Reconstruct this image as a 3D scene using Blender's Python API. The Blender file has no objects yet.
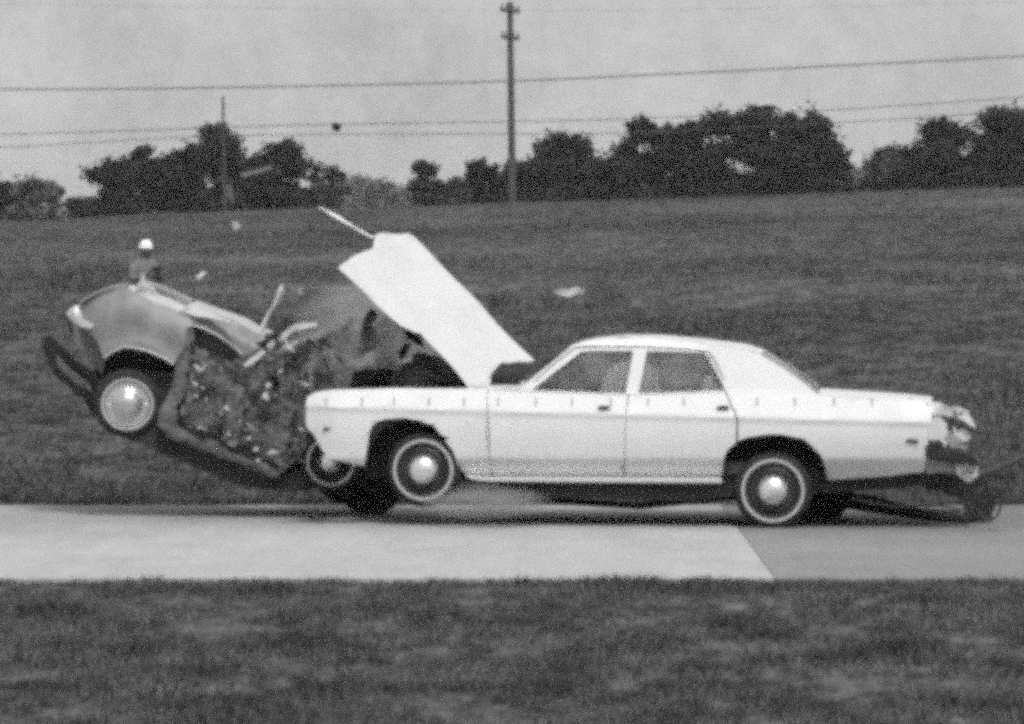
import bpy, bmesh, math, random
import numpy as np
from mathutils import Vector, Matrix, noise

random.seed(7)
rng = np.random.default_rng(11)
S = bpy.context.scene
COL = S.collection
R = math.radians

# ------------------------------------------------------------------ camera
F = 4788.0            # focal length in pixels of a 1024 px wide frame
H = 2.70              # eye height (m)
VH = 220.0            # image row of the eye-level horizon
cam_d = bpy.data.cameras.new('camera')
cam = bpy.data.objects.new('camera', cam_d)
COL.objects.link(cam)
cam.location = (0, 0, H)
cam.rotation_euler = (R(90), 0, 0)
cam_d.sensor_width = 36.0
cam_d.lens = F / 1024 * 36.0
cam_d.shift_y = -(362 - VH) / 1024
cam_d.clip_start = 0.5
cam_d.clip_end = 9000
cam_d.dof.use_dof = True
cam_d.dof.focus_distance = 42.5
cam_d.dof.aperture_fstop = 9.0
S.camera = cam

# ------------------------------------------------------------------ sky and sun
SUN_EL, SUN_AZ = 60.0, 158.0         # azimuth: compass degrees from +Y, clockwise (behind the camera, a little right)
w = bpy.data.worlds.new('World')
S.world = w
w.use_nodes = True
nt = w.node_tree
nt.nodes.clear()
sky = nt.nodes.new('ShaderNodeTexSky')
sky.sky_type = 'NISHITA'
sky.sun_disc = False
sky.sun_elevation = R(SUN_EL)
sky.sun_rotation = R(SUN_AZ)
sky.air_density = 1.0
sky.dust_density = 6.0
sky.ozone_density = 1.0
bw = nt.nodes.new('ShaderNodeRGBToBW')      # black-and-white film
bg = nt.nodes.new('ShaderNodeBackground')
bg.inputs['Strength'].default_value = 0.10
wo = nt.nodes.new('ShaderNodeOutputWorld')
nt.links.new(sky.outputs[0], bw.inputs[0])
# an even high overcast lies over the clear sky, faintly mottled
tcw = nt.nodes.new('ShaderNodeTexCoord')
cn = nt.nodes.new('ShaderNodeTexNoise')
cn.inputs['Scale'].default_value = 14.0
cn.inputs['Detail'].default_value = 12.0
cn.inputs['Roughness'].default_value = 0.82
cr_ = nt.nodes.new('ShaderNodeMapRange')
cr_.inputs['From Min'].default_value = 0.3
cr_.inputs['From Max'].default_value = 0.7
cr_.inputs['To Min'].default_value = 4.5
cr_.inputs['To Max'].default_value = 8.3
nt.links.new(tcw.outputs['Generated'], cn.inputs['Vector'])
nt.links.new(cn.outputs['Fac'], cr_.inputs['Value'])
mxw = nt.nodes.new('ShaderNodeMix')
mxw.data_type = 'FLOAT'
mxw.inputs[0].default_value = 0.8
nt.links.new(bw.outputs[0], mxw.inputs[2])
nt.links.new(cr_.outputs[0], mxw.inputs[3])
nt.links.new(mxw.outputs[0], bg.inputs['Color'])
nt.links.new(bg.outputs[0], wo.inputs['Surface'])

sd = bpy.data.lights.new('sun', 'SUN')
sd.energy = 2.7
sd.angle = R(14)
sun = bpy.data.objects.new('sun', sd)
COL.objects.link(sun)
sdir = Vector((math.sin(R(SUN_AZ)) * math.cos(R(SUN_EL)), math.cos(R(SUN_AZ)) * math.cos(R(SUN_EL)), math.sin(R(SUN_EL))))
sun.rotation_euler = sdir.to_track_quat('Z', 'Y').to_euler()

S.view_settings.view_transform = 'Standard'
S.view_settings.look = 'None'
S.view_settings.exposure = 0.08
S.view_settings.gamma = 1.0
S.view_settings.use_curve_mapping = False
S.cycles.filter_width = 5.6
S.cycles.use_denoising = False
S.cycles.use_adaptive_sampling = True
S.cycles.adaptive_threshold = 1.0
S.cycles.adaptive_min_samples = 6
S.cycles.max_bounces = 6
S.cycles.volume_bounces = 0
S.cycles.transparent_max_bounces = 12

# ------------------------------------------------------------------ materials
MATS = {}
def mat(name, g, rough=0.6, metal=0.0, var=0.0, scale=5.0, bump=0.0, bscale=None, spec=0.5, stretch=None, detail=6.0, coat=0.0):
    """grey procedural material: base grey g with +-var mottling, fine bump"""
    m = bpy.data.materials.new(name)
    m.use_nodes = True
    t = m.node_tree
    b = t.nodes['Principled BSDF']
    b.inputs['Roughness'].default_value = rough
    b.inputs['Metallic'].default_value = metal
    b.inputs['Specular IOR Level'].default_value = spec
    b.inputs['Coat Weight'].default_value = coat
    b.inputs['Coat Roughness'].default_value = 0.12
    b.inputs['Base Color'].default_value = (g, g, g, 1)
    if var or bump:
        tc = t.nodes.new('ShaderNodeTexCoord')
        mp = t.nodes.new('ShaderNodeMapping')
        t.links.new(tc.outputs['Object'], mp.inputs['Vector'])
        if stretch:
            mp.inputs['Scale'].default_value = stretch
    if var:
        n = t.nodes.new('ShaderNodeTexNoise')
        n.inputs['Scale'].default_value = scale
        n.inputs['Detail'].default_value = detail
        n.inputs['Roughness'].default_value = 0.65
        t.links.new(mp.outputs[0], n.inputs['Vector'])
        r = t.nodes.new('ShaderNodeValToRGB')
        lo, hi = max(0.0, g * (1 - var)), g * (1 + var)
        r.color_ramp.elements[0].position = 0.3
        r.color_ramp.elements[1].position = 0.7
        r.color_ramp.elements[0].color = (lo, lo, lo, 1)
        r.color_ramp.elements[1].color = (hi, hi, hi, 1)
        t.links.new(n.outputs['Fac'], r.inputs[0])
        t.links.new(r.outputs[0], b.inputs['Base Color'])
    if bump:
        n2 = t.nodes.new('ShaderNodeTexNoise')
        n2.inputs['Scale'].default_value = bscale or scale
        n2.inputs['Detail'].default_value = 5
        t.links.new(mp.outputs[0], n2.inputs['Vector'])
        bp = t.nodes.new('ShaderNodeBump')
        bp.inputs['Strength'].default_value = bump
        bp.inputs['Distance'].default_value = 0.02
        t.links.new(n2.outputs['Fac'], bp.inputs['Height'])
        t.links.new(bp.outputs[0], b.inputs['Normal'])
    MATS[name] = m
    return m

mat('white_paint', 0.69, 0.35, var=0.05, scale=3, coat=0.2)
mat('hood_paint', 0.60, 0.5, var=0.06, scale=4, bump=0.2, bscale=5)
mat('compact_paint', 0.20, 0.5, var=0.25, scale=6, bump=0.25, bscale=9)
mat('bent_sheet', 0.12, 0.6, var=0.4, scale=9, bump=0.5, bscale=12)
mat('compact_pale', 0.45, 0.4, var=0.12, scale=6)  # bright trim and scraps; also sunlight painted on hood edge and roof
mat('torn_metal', 0.20, 0.55, 0.2, var=0.5, scale=9, bump=0.8, bscale=14)
mat('door_trim', 0.10, 0.7, var=0.6, scale=18, bump=0.9, bscale=26)
mat('bright_trim', 0.75, 0.3, 0.35)
mat('chrome', 0.85, 0.3, 0.85)
mat('dull_chrome', 0.62, 0.36, 0.7, var=0.2, scale=20)
mat('wheel_cover', 0.62, 0.26, 0.8, var=0.1, scale=14)
mat('tyre_rubber', 0.018, 0.85)
mat('whitewall', 0.5, 0.7)
mat('steel_rim', 0.035, 0.5, 0.2)
mat('underbody', 0.02, 0.85, var=0.4, scale=6)
mat('gap_black', 0.012, 0.9)
mat('interior', 0.10, 0.8, var=0.2, scale=8)
mat('seat_cloth', 0.85, 0.85, var=0.15, scale=20)
mat('engine_metal', 0.07, 0.6, 0.3, var=0.6, scale=12)
mat('light_metal', 0.6, 0.5, 0.2, var=0.25, scale=10)
mat('lamp_glass', 0.7, 0.2)
mat('red_lens', 0.08, 0.25)
mat('tape_black', 0.20, 0.8)
mat('creosote_wood', 0.07, 0.85, var=0.3, scale=5, stretch=(6, 6, 0.5))
mat('wire', 0.05, 0.6)
mat('bark', 0.045, 0.9, var=0.3, scale=6)
mat('cloth_jacket', 0.17, 0.85, var=0.3, scale=7)
mat('cloth_trousers', 0.08, 0.85, var=0.2, scale=9)
mat('skin', 0.22, 0.6)
mat('helmet_white', 0.85, 0.4)
mat('camera_black', 0.02, 0.5)
mat('dirt', 0.11, 0.95, var=0.4, scale=3)

def foliage(name, g, var, clump=1.1):
    m = mat(name, g, 0.75, spec=0.2)
    t = m.node_tree
    b = t.nodes['Principled BSDF']
    geo = t.nodes.new('ShaderNodeNewGeometry')
    r = t.nodes.new('ShaderNodeMapRange')
    r.inputs['To Min'].default_value = g * (1 - var)
    r.inputs['To Max'].default_value = g * (1 + var)
    t.links.new(geo.outputs['Random Per Island'], r.inputs['Value'])
    tc = t.nodes.new('ShaderNodeTexCoord')
    n = t.nodes.new('ShaderNodeTexNoise')
    n.inputs['Scale'].default_value = clump
    n.inputs['Detail'].default_value = 2
    t.links.new(tc.outputs['Object'], n.inputs['Vector'])
    r2 = t.nodes.new('ShaderNodeMapRange')
    r2.inputs['From Min'].default_value = 0.35
    r2.inputs['From Max'].default_value = 0.65
    r2.inputs['To Min'].default_value = 0.6
    r2.inputs['To Max'].default_value = 1.7
    t.links.new(n.outputs['Fac'], r2.inputs['Value'])
    mu = t.nodes.new('ShaderNodeMath')
    mu.operation = 'MULTIPLY'
    t.links.new(r.outputs[0], mu.inputs[0])
    t.links.new(r2.outputs[0], mu.inputs[1])
    t.links.new(mu.outputs[0], b.inputs['Base Color'])
    return m
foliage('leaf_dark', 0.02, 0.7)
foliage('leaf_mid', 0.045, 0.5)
foliage('leaf_pale', 0.11, 0.4)  # pale bush leaves; on far trees, haze put into the colour
foliage('grass_blade', 0.075, 0.5)
foliage('field_blade', 0.062, 0.6)

def ground_mat():
    """mown turf: patchy, with streaks that run along the road"""
    m = bpy.data.materials.new('turf')
    m.use_nodes = True
    t = m.node_tree
    b = t.nodes['Principled BSDF']
    b.inputs['Roughness'].default_value = 0.95
    b.inputs['Specular IOR Level'].default_value = 0.1
    tc = t.nodes.new('ShaderNodeTexCoord')
    acc = None
    for sc_, st, amp in ((0.35, (0.16, 0.14, 1), 0.034), (2.0, (0.9, 0.30, 1), 0.042), (6.0, (1.0, 0.30, 1), 0.04), (16, (1, 0.35, 1), 0.035)):
        mp = t.nodes.new('ShaderNodeMapping')
        mp.inputs['Scale'].default_value = st
        t.links.new(tc.outputs['Object'], mp.inputs[0])
        n = t.nodes.new('ShaderNodeTexNoise')
        n.inputs['Scale'].default_value = sc_
        n.inputs['Detail'].default_value = 5
        t.links.new(mp.outputs[0], n.inputs['Vector'])
        mm = t.nodes.new('ShaderNodeMapRange')
        mm.inputs['From Min'].default_value = 0.3
        mm.inputs['From Max'].default_value = 0.7
        mm.inputs['To Min'].default_value = -amp
        mm.inputs['To Max'].default_value = amp
        t.links.new(n.outputs['Fac'], mm.inputs['Value'])
        if acc is None:
            acc = mm.outputs[0]
        else:
            ad = t.nodes.new('ShaderNodeMath')
            t.links.new(acc, ad.inputs[0])
            t.links.new(mm.outputs[0], ad.inputs[1])
            acc = ad.outputs[0]
    ad = t.nodes.new('ShaderNodeMath')
    ad.inputs[1].default_value = 0.060
    t.links.new(acc, ad.inputs[0])
    cl = t.nodes.new('ShaderNodeMath')
    cl.operation = 'MAXIMUM'
    cl.inputs[1].default_value = 0.015
    t.links.new(ad.outputs[0], cl.inputs[0])
    t.links.new(cl.outputs[0], b.inputs['Base Color'])
    MATS['turf'] = m
ground_mat()

def pavement_mat(name, g, seed):
    m = bpy.data.materials.new(name)
    m.use_nodes = True
    t = m.node_tree
    b = t.nodes['Principled BSDF']
    b.inputs['Roughness'].default_value = 0.85
    tc = t.nodes.new('ShaderNodeTexCoord')
    acc = None
    # broad staining, tyre-darkened lanes along X, fine aggregate
    for sc_, st, amp in ((0.5, (0.35, 0.8, 1), 0.10), (1.3, (0.12, 0.6, 1), 0.04), (2.5, (0.8, 0.2, 1), 0.08), (9, (1, 0.2, 1), 0.07), (40, (1, 0.25, 1), 0.10)):
        mp = t.nodes.new('ShaderNodeMapping')
        mp.inputs['Scale'].default_value = st
        mp.inputs['Location'].default_value = (seed, seed * 1.7, 0)
        t.links.new(tc.outputs['Object'], mp.inputs[0])
        n = t.nodes.new('ShaderNodeTexNoise')
        n.inputs['Scale'].default_value = sc_
        n.inputs['Detail'].default_value = 6
        t.links.new(mp.outputs[0], n.inputs['Vector'])
        mm = t.nodes.new('ShaderNodeMapRange')
        mm.inputs['From Min'].default_value = 0.3
        mm.inputs['From Max'].default_value = 0.7
        mm.inputs['To Min'].default_value = 1 - amp
        mm.inputs['To Max'].default_value = 1 + amp
        t.links.new(n.outputs['Fac'], mm.inputs['Value'])
        mu = t.nodes.new('ShaderNodeMath')
        mu.operation = 'MULTIPLY'
        mu.inputs[0].default_value = g
        if acc is not None:
            t.links.new(acc, mu.inputs[0])
        t.links.new(mm.outputs[0], mu.inputs[1])
        acc = mu.outputs[0]
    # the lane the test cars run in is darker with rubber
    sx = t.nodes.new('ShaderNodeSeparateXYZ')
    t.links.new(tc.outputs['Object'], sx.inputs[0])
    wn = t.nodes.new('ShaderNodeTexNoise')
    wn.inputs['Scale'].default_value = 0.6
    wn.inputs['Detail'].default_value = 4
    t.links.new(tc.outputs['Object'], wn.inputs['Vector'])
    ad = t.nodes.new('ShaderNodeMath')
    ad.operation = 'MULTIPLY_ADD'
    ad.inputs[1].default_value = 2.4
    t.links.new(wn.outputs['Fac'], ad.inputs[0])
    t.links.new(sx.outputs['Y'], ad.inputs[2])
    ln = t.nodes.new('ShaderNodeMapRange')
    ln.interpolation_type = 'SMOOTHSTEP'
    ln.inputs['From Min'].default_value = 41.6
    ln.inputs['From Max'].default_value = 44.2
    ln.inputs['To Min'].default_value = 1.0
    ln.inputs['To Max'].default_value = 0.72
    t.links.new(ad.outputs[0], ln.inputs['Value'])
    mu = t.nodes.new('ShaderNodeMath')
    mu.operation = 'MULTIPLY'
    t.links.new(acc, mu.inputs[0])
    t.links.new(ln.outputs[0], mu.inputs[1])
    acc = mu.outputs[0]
    t.links.new(acc, b.inputs['Base Color'])
    MATS[name] = m
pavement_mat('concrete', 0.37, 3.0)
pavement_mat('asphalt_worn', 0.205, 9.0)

def glass_mat():
    m = bpy.data.materials.new('window_glass')
    m.use_nodes = True
    t = m.node_tree
    t.nodes.clear()
    o = t.nodes.new('ShaderNodeOutputMaterial')
    mx = t.nodes.new('ShaderNodeMixShader')
    tr = t.nodes.new('ShaderNodeBsdfTransparent')
    tr.inputs[0].default_value = (0.94, 0.94, 0.94, 1)
    gl = t.nodes.new('ShaderNodeBsdfGlossy')
    gl.inputs['Roughness'].default_value = 0.06
    fr = t.nodes.new('ShaderNodeFresnel')
    fr.inputs['IOR'].default_value = 1.5
    t.links.new(fr.outputs[0], mx.inputs[0])
    t.links.new(tr.outputs[0], mx.inputs[1])
    t.links.new(gl.outputs[0], mx.inputs[2])
    df = t.nodes.new('ShaderNodeBsdfDiffuse')          # film of dust
    df.inputs[0].default_value = (0.5, 0.5, 0.5, 1)
    tc = t.nodes.new('ShaderNodeTexCoord')
    nz = t.nodes.new('ShaderNodeTexNoise')
    nz.inputs['Scale'].default_value = 3.5
    t.links.new(tc.outputs['Object'], nz.inputs['Vector'])
    mr = t.nodes.new('ShaderNodeMapRange')
    mr.inputs['From Min'].default_value = 0.35
    mr.inputs['From Max'].default_value = 0.65
    mr.inputs['To Min'].default_value = 0.03
    mr.inputs['To Max'].default_value = 0.19
    t.links.new(nz.outputs['Fac'], mr.inputs['Value'])
    m2 = t.nodes.new('ShaderNodeMixShader')
    t.links.new(mr.outputs[0], m2.inputs[0])
    t.links.new(mx.outputs[0], m2.inputs[1])
    t.links.new(df.outputs[0], m2.inputs[2])
    t.links.new(m2.outputs[0], o.inputs[0])
    MATS['window_glass'] = m
glass_mat()

# ------------------------------------------------------------------ helpers
def tag(o, label=None, cat=None, group=None, kind=None):
    if label: o['label'] = label
    if cat: o['category'] = cat
    if group: o['group'] = group
    if kind: o['kind'] = kind
    return o

def empty(name, loc, rz=0.0):
    o = bpy.data.objects.new(name, None)
    COL.objects.link(o)
    o.location = loc
    o.rotation_euler = (0, 0, rz)
    o.empty_display_size = 0.2
    return o

def link(name, bm, m, parent=None, smooth=True, angle=35):
    me = bpy.data.meshes.new(name)
    bmesh.ops.recalc_face_normals(bm, faces=bm.faces)
    bm.to_mesh(me)
    bm.free()
    me.materials.append(MATS[m] if isinstance(m, str) else m)
    if smooth:
        me.polygons.foreach_set('use_smooth', [True] * len(me.polygons))
        me.set_sharp_from_angle(angle=R(angle))
    o = bpy.data.objects.new(name, me)
    COL.objects.link(o)
    o.parent = parent
    return o

def np_mesh(name, verts, faces, m, parent=None):
    """faces: (n,k) array"""
    me = bpy.data.meshes.new(name)
    k = faces.shape[1]
    me.vertices.add(len(verts))
    me.vertices.foreach_set('co', verts.astype(np.float32).ravel())
    me.loops.add(faces.size)
    me.loops.foreach_set('vertex_index', faces.astype(np.int32).ravel())
    me.polygons.add(len(faces))
    me.polygons.foreach_set('loop_start', np.arange(0, faces.size, k, dtype=np.int32))
    me.update(calc_edges=True)
    me.validate()
    me.materials.append(MATS[m])
    o = bpy.data.objects.new(name, me)
    COL.objects.link(o)
    o.parent = parent
    return o

def shell(bm, thick, direction=None):
    """give an open sheet real thickness: an offset back skin and closed rims"""
    bm.normal_update()
    faces = bm.faces[:]
    border = [e for e in bm.edges if len(e.link_faces) == 1]
    back = {}
    for v in bm.verts[:]:
        back[v] = bm.verts.new(v.co + (direction if direction is not None else -v.normal) * thick)
    for f in faces:
        bm.faces.new([back[v] for v in reversed(f.verts)])
    for e in border:
        a, b = e.verts
        try:
            bm.faces.new((b, a, back[a], back[b]))
        except ValueError:
            pass

class Frame:
    """a thing's own frame: x along it (image right), y away from the camera, z up"""
    def __init__(self, O, yaw):
        self.O = Vector(O)
        self.yaw = yaw
        self.X = Vector((math.cos(yaw), -math.sin(yaw), 0))
        self.Y = Vector((math.sin(yaw), math.cos(yaw), 0))
    def p(self, u, v, c):
        d = Vector(((u - 512) / F, 1, (VH - v) / F))
        C = Vector((0, 0, H))
        t = (c + (self.O - C).dot(self.Y)) / d.dot(self.Y)
        wv = C + d * t - self.O
        return Vector((wv.dot(self.X), c, wv.z))

def at(u, v, d):
    return Vector(((u - 512) / F * d, d, H + (VH - v) / F * d))

def panel(name, fr, outline, cf, m, parent, thick=0.012, du=12, dv=5, jitter=None, angle=30, far=None, smooth=True):
    """sheet with the given outline, divided finely, at depth cf(u,v), real thickness.
    far = width of the thing: adds the mirrored panel on the far side as well"""
    def build(mirror):
        bm = bmesh.new()
        vs = [bm.verts.new((u, 0, v)) for u, v in outline]
        f = bm.faces.new(vs)
        bmesh.ops.triangulate(bm, faces=[f])
        us = [p[0] for p in outline]; vv = [p[1] for p in outline]
        x = (math.floor(min(us) / du) + 1) * du
        while x < max(us):
            bmesh.ops.bisect_plane(bm, geom=bm.verts[:] + bm.edges[:] + bm.faces[:], plane_co=(x, 0, 0), plane_no=(1, 0, 0), dist=1e-4)
            x += du
        z = (math.floor(min(vv) / dv) + 1) * dv
        while z < max(vv):
            bmesh.ops.bisect_plane(bm, geom=bm.verts[:] + bm.edges[:] + bm.faces[:], plane_co=(0, 0, z), plane_no=(0, 0, 1), dist=1e-4)
            z += dv
        bmesh.ops.remove_doubles(bm, verts=bm.verts, dist=0.02)
        for v in bm.verts:
            u_, v_ = v.co.x, v.co.z
            q = fr.p(u_, v_, cf(u_, v_))
            if jitter:
                q += jitter(q)
            if mirror:
                q.y = far - q.y
            v.co = q
        bmesh.ops.recalc_face_normals(bm, faces=bm.faces)
        bm.normal_update()
        # outward = towards the camera on the near side
        s = sum(f_.normal.y * f_.calc_area() for f_ in bm.faces)
        if (s > 0) != bool(mirror):
            bmesh.ops.reverse_faces(bm, faces=bm.faces)
        if thick:
            shell(bm, thick, Vector((0, -1 if mirror else 1, 0)))
        return link(name, bm, m, parent, smooth=smooth, angle=angle)
    o = build(False)
    if far:
        build(True)
    return o

def prism(name, fr, outline, c0, c1, m, parent, bevel=0.0, nseg=1, jit=0.0, angle=35):
    bm = bmesh.new()
    rings = []
    for k in range(nseg + 1):
        c = c0 + (c1 - c0) * k / nseg
        ring = []
        for u, v in outline:
            q = fr.p(u, v, c0)
            q.y = c
            if jit:
                q += Vector((random.uniform(-jit, jit), 0, random.uniform(-jit, jit)))
            ring.append(bm.verts.new(q))
        rings.append(ring)
    n = len(outline)
    for k in range(nseg):
        for i in range(n):
            bm.faces.new((rings[k][i], rings[k][(i + 1) % n], rings[k + 1][(i + 1) % n], rings[k + 1][i]))
    f0 = bm.faces.new(rings[0]); f1 = bm.faces.new(rings[-1][::-1])
    bmesh.ops.recalc_face_normals(bm, faces=bm.faces)
    if bevel:
        bmesh.ops.bevel(bm, geom=[e for e in bm.edges if e.calc_face_angle(0) > 0.5], offset=bevel, segments=2, affect='EDGES')
    bmesh.ops.triangulate(bm, faces=[f for f in bm.faces if len(f.verts) > 4])
    return link(name, bm, m, parent, angle=angle)

def lateral(name, fr, profile, c0, c1, m, parent, crown=0.03, n=12, thick=0.012, edge=0.0, jit=0.0):
    """skin that runs across the thing from c0 to c1 along a profile of pixel points at c0"""
    bm = bmesh.new()
    grid = []
    for u, v in profile:
        base = fr.p(u, v, c0)
        row = []
        for k in range(n + 1):
            s = k / n
            z = base.z + crown * (1 - (2 * s - 1) ** 4)
            q = Vector((base.x, c0 + (c1 - c0) * s, z))
            if jit: q += Vector((random.uniform(-jit, jit), random.uniform(-jit, jit), random.uniform(-jit, jit)))
            row.append(bm.verts.new(q))
        grid.append(row)
    for i in range(len(grid) - 1):
        for k in range(n):
            bm.faces.new((grid[i][k], grid[i + 1][k], grid[i + 1][k + 1], grid[i][k + 1]))
    bmesh.ops.recalc_face_normals(bm, faces=bm.faces)
    if sum(f.normal.z for f in bm.faces) < 0:
        bmesh.ops.reverse_faces(bm, faces=bm.faces)
    if thick:
        shell(bm, thick)
    return link(name, bm, m, parent)

def tube_bm(bm, pts, r, n=8, caps=True, radii=None):
    pts = [Vector(p) for p in pts]
    rings = []
    for i, p in enumerate(pts):
        a = pts[max(0, i - 1)]; b = pts[min(len(pts) - 1, i + 1)]
        t = (b - a).normalized()
        ref = Vector((0, 0, 1)) if abs(t.z) < 0.9 else Vector((0, 1, 0))
        s = t.cross(ref).normalized(); q = s.cross(t)
        rr = radii[i] if radii else r
        rings.append([bm.verts.new(p + (s * math.cos(2 * math.pi * k / n) + q * math.sin(2 * math.pi * k / n)) * rr) for k in range(n)])
    for i in range(len(rings) - 1):
        for k in range(n):
            bm.faces.new((rings[i][k], rings[i][(k + 1) % n], rings[i + 1][(k + 1) % n], rings[i + 1][k]))
    if caps:
        bm.faces.new(rings[0][::-1]); bm.faces.new(rings[-1])

def tube(name, pts, r, m, parent=None, n=8, radii=None):
    bm = bmesh.new()
    tube_bm(bm, pts, r, n, True, radii)
    return link(name, bm, m, parent, angle=50)

def lathe(name, prof, m, parent, n=40, loc=None, rot=None):
    """prof: (radius, y) pairs, spun about the y axis"""
    bm = bmesh.new()
    rings = []
    for r, y in prof:
        if r < 1e-6:
            rings.append([bm.verts.new((0, y, 0))])
        else:
            rings.append([bm.verts.new((r * math.cos(2 * math.pi * k / n), y, r * math.sin(2 * math.pi * k / n))) for k in range(n)])
    for a, b in zip(rings, rings[1:]):
        for k in range(n):
            k2 = (k + 1) % n
            if len(a) == 1 and len(b) == 1: continue
            if len(a) == 1: bm.faces.new((a[0], b[k], b[k2]))
            elif len(b) == 1: bm.faces.new((a[k], a[k2], b[0]))
            else: bm.faces.new((a[k], a[k2], b[k2], b[k]))
    o = link(name, bm, m, parent, angle=40)
    if loc is not None: o.location = loc
    if rot is not None: o.rotation_euler = rot
    return o

def crumple(amp, scale, seed=0.0):
    def j(q):
        p = Vector((q.x * scale + seed, q.y * scale, q.z * scale + seed * 0.7))
        return Vector((noise.noise(p), noise.noise(p + Vector((7.1, 3, 1))), noise.noise(p + Vector((2, 9.4, 5))))) * amp
    return j

# ------------------------------------------------------------------ terrain
def ridge_z(x):
    return 3.44 + 0.031 * max(-70, min(70, x))
def terrain(x, y):
    if y <= 46: return -0.03
    n_ = 0.10 * noise.noise(Vector((x * 0.07, y * 0.05, 0))) + 0.03 * noise.noise(Vector((x * 0.4, y * 0.3, 4)))
    if y <= 200:
        s = (y - 46) / 154
        return -0.03 + s * ridge_z(x) + n_ * min(1, (y - 46) / 12)
    s = min(1, (y - 200) / 80)
    s = s * s * (3 - 2 * s)
    return ridge_z(x) * (1 - s) + n_ * (1 - s) - 0.03

def make_ground():
    xs = list(np.concatenate([np.linspace(-3000, -80, 14), np.linspace(-75, -26, 14), np.linspace(-25, 25, 84), np.linspace(26, 75, 14), np.linspace(80, 3000, 14)]))
    ys = list(np.concatenate([np.linspace(-400, 0, 5), np.linspace(10, 44, 8), np.linspace(45.4, 80, 50), np.linspace(81, 205, 80), np.linspace(208, 300, 24), np.linspace(350, 5000, 14)]))
    V = np.array([(x, y, terrain(x, y)) for y in ys for x in xs])
    nx = len(xs)
    Fc = np.array([(j * nx + i, j * nx + i + 1, (j + 1) * nx + i + 1, (j + 1) * nx + i) for j in range(len(ys) - 1) for i in range(nx - 1)])
    o = np_mesh('ground', V, Fc, 'turf')
    o.data.polygons.foreach_set('use_smooth', [True] * len(o.data.polygons))
    tag(o, kind='structure')
make_ground()

ROAD0, ROAD1, JOINT = 36.05, 45.35, 1.98
def road_slab(name, x0, x1, m, z):
    bm = bmesh.new()
    n = 60
    top0 = []; top1 = []
    for k in range(n + 1):
        x = x0 + (x1 - x0) * k / n
        top0.append(x); top1.append(x)
    def ring(y, zz, wob):
        return [bm.verts.new((x, y + wob * noise.noise(Vector((x * 0.8, y, 0))), zz)) for x in top0]
    a = ring(ROAD0, -0.06, 0.1); b = ring(ROAD0, z, 0.1); c = ring(ROAD1, z, 0.1); d = ring(ROAD1, -0.06, 0.1)
    for p, q in ((a, b), (b, c), (c, d)):
        for k in range(n):
            bm.faces.new((p[k], p[k + 1], q[k + 1], q[k]))
    bm.faces.new((a[0], b[0], c[0], d[0])); bm.faces.new((a[-1], b[-1], c[-1], d[-1]))
    return tag(link(name, bm, m, None, smooth=False), kind='structure')
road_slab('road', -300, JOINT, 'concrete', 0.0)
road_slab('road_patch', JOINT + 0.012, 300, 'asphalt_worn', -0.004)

# ------------------------------------------------------------------ grass
def blades(name, n, sample, hgt, wid, m):
    P_, hs = sample(n)
    n = len(P_)
    ang = rng.uniform(0, 2 * math.pi, n)
    hh = hs * rng.uniform(hgt[0], hgt[1], n)
    ww = hs * rng.uniform(wid[0], wid[1], n)
    lean = rng.normal(0, 0.45, (n, 2)) * hh[:, None]
    side = np.stack([np.cos(ang) * ww, np.sin(ang) * ww, np.zeros(n)], 1)
    tip = P_ + np.stack([lean[:, 0], lean[:, 1], hh], 1)
    V = np.empty((n * 3, 3))
    V[0::3] = P_ - side; V[1::3] = P_ + side; V[2::3] = tip
    Fc = np.arange(n * 3).reshape(-1, 3)
    return np_mesh(name, V, Fc, m)

def near_sample(n):
    y = 24.0 + (ROAD0 + 0.03 - 24.0) * rng.random(n) ** 0.85
    x = (rng.random(n) - 0.5) * 2 * (512 / F * y * 1.25 + 0.4)
    d = np.array([noise.noise(Vector((a * 1.8, b * 0.55, 0))) + 0.8 * noise.noise(Vector((a * 5.5, b * 1.6, 3))) for a, b in zip(x, y)])
    keep = rng.random(n) < np.clip(0.62 + 0.7 * d, 0.12, 1)
    x, y, d = x[keep], y[keep], d[keep]
    P_ = np.stack([x, y, np.full(len(x), -0.035)], 1)
    return P_, np.clip(0.8 + 0.5 * d, 0.45, 1.6)
g = blades('grass', 150000, near_sample, (0.035, 0.085), (0.004, 0.009), 'grass_blade')
tag(g, 'short rough grass verge in front of the road', 'grass', kind='stuff')

def far_sample(n):
    s = rng.random(n)
    y = 45.3 / (1 - s * (1 - 45.3 / 206))
    x = (rng.random(n) - 0.5) * 2 * (512 / F * y * 1.2 + 0.5)
    d = np.array([noise.noise(Vector((a * 0.25, b * 0.10, 8))) + 0.6 * noise.noise(Vector((a * 1.3, b * 0.35, 1))) for a, b in zip(x, y)])
    keep = rng.random(n) < np.clip(0.55 + 0.8 * d, 0.06, 1)
    x, y, d = x[keep], y[keep], d[keep]
    z = np.array([terrain(a, b) for a, b in zip(x, y)]) - 0.01
    P_ = np.stack([x, y, z], 1)
    return P_, np.clip(0.8 + 0.5 * d, 0.45, 1.6) * (0.6 + 0.4 * y / 60)
g = blades('field_grass', 170000, far_sample, (0.05, 0.13), (0.008, 0.02), 'field_blade')
tag(g, 'rough grass and weeds across the rising field', 'grass', kind='stuff')

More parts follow.
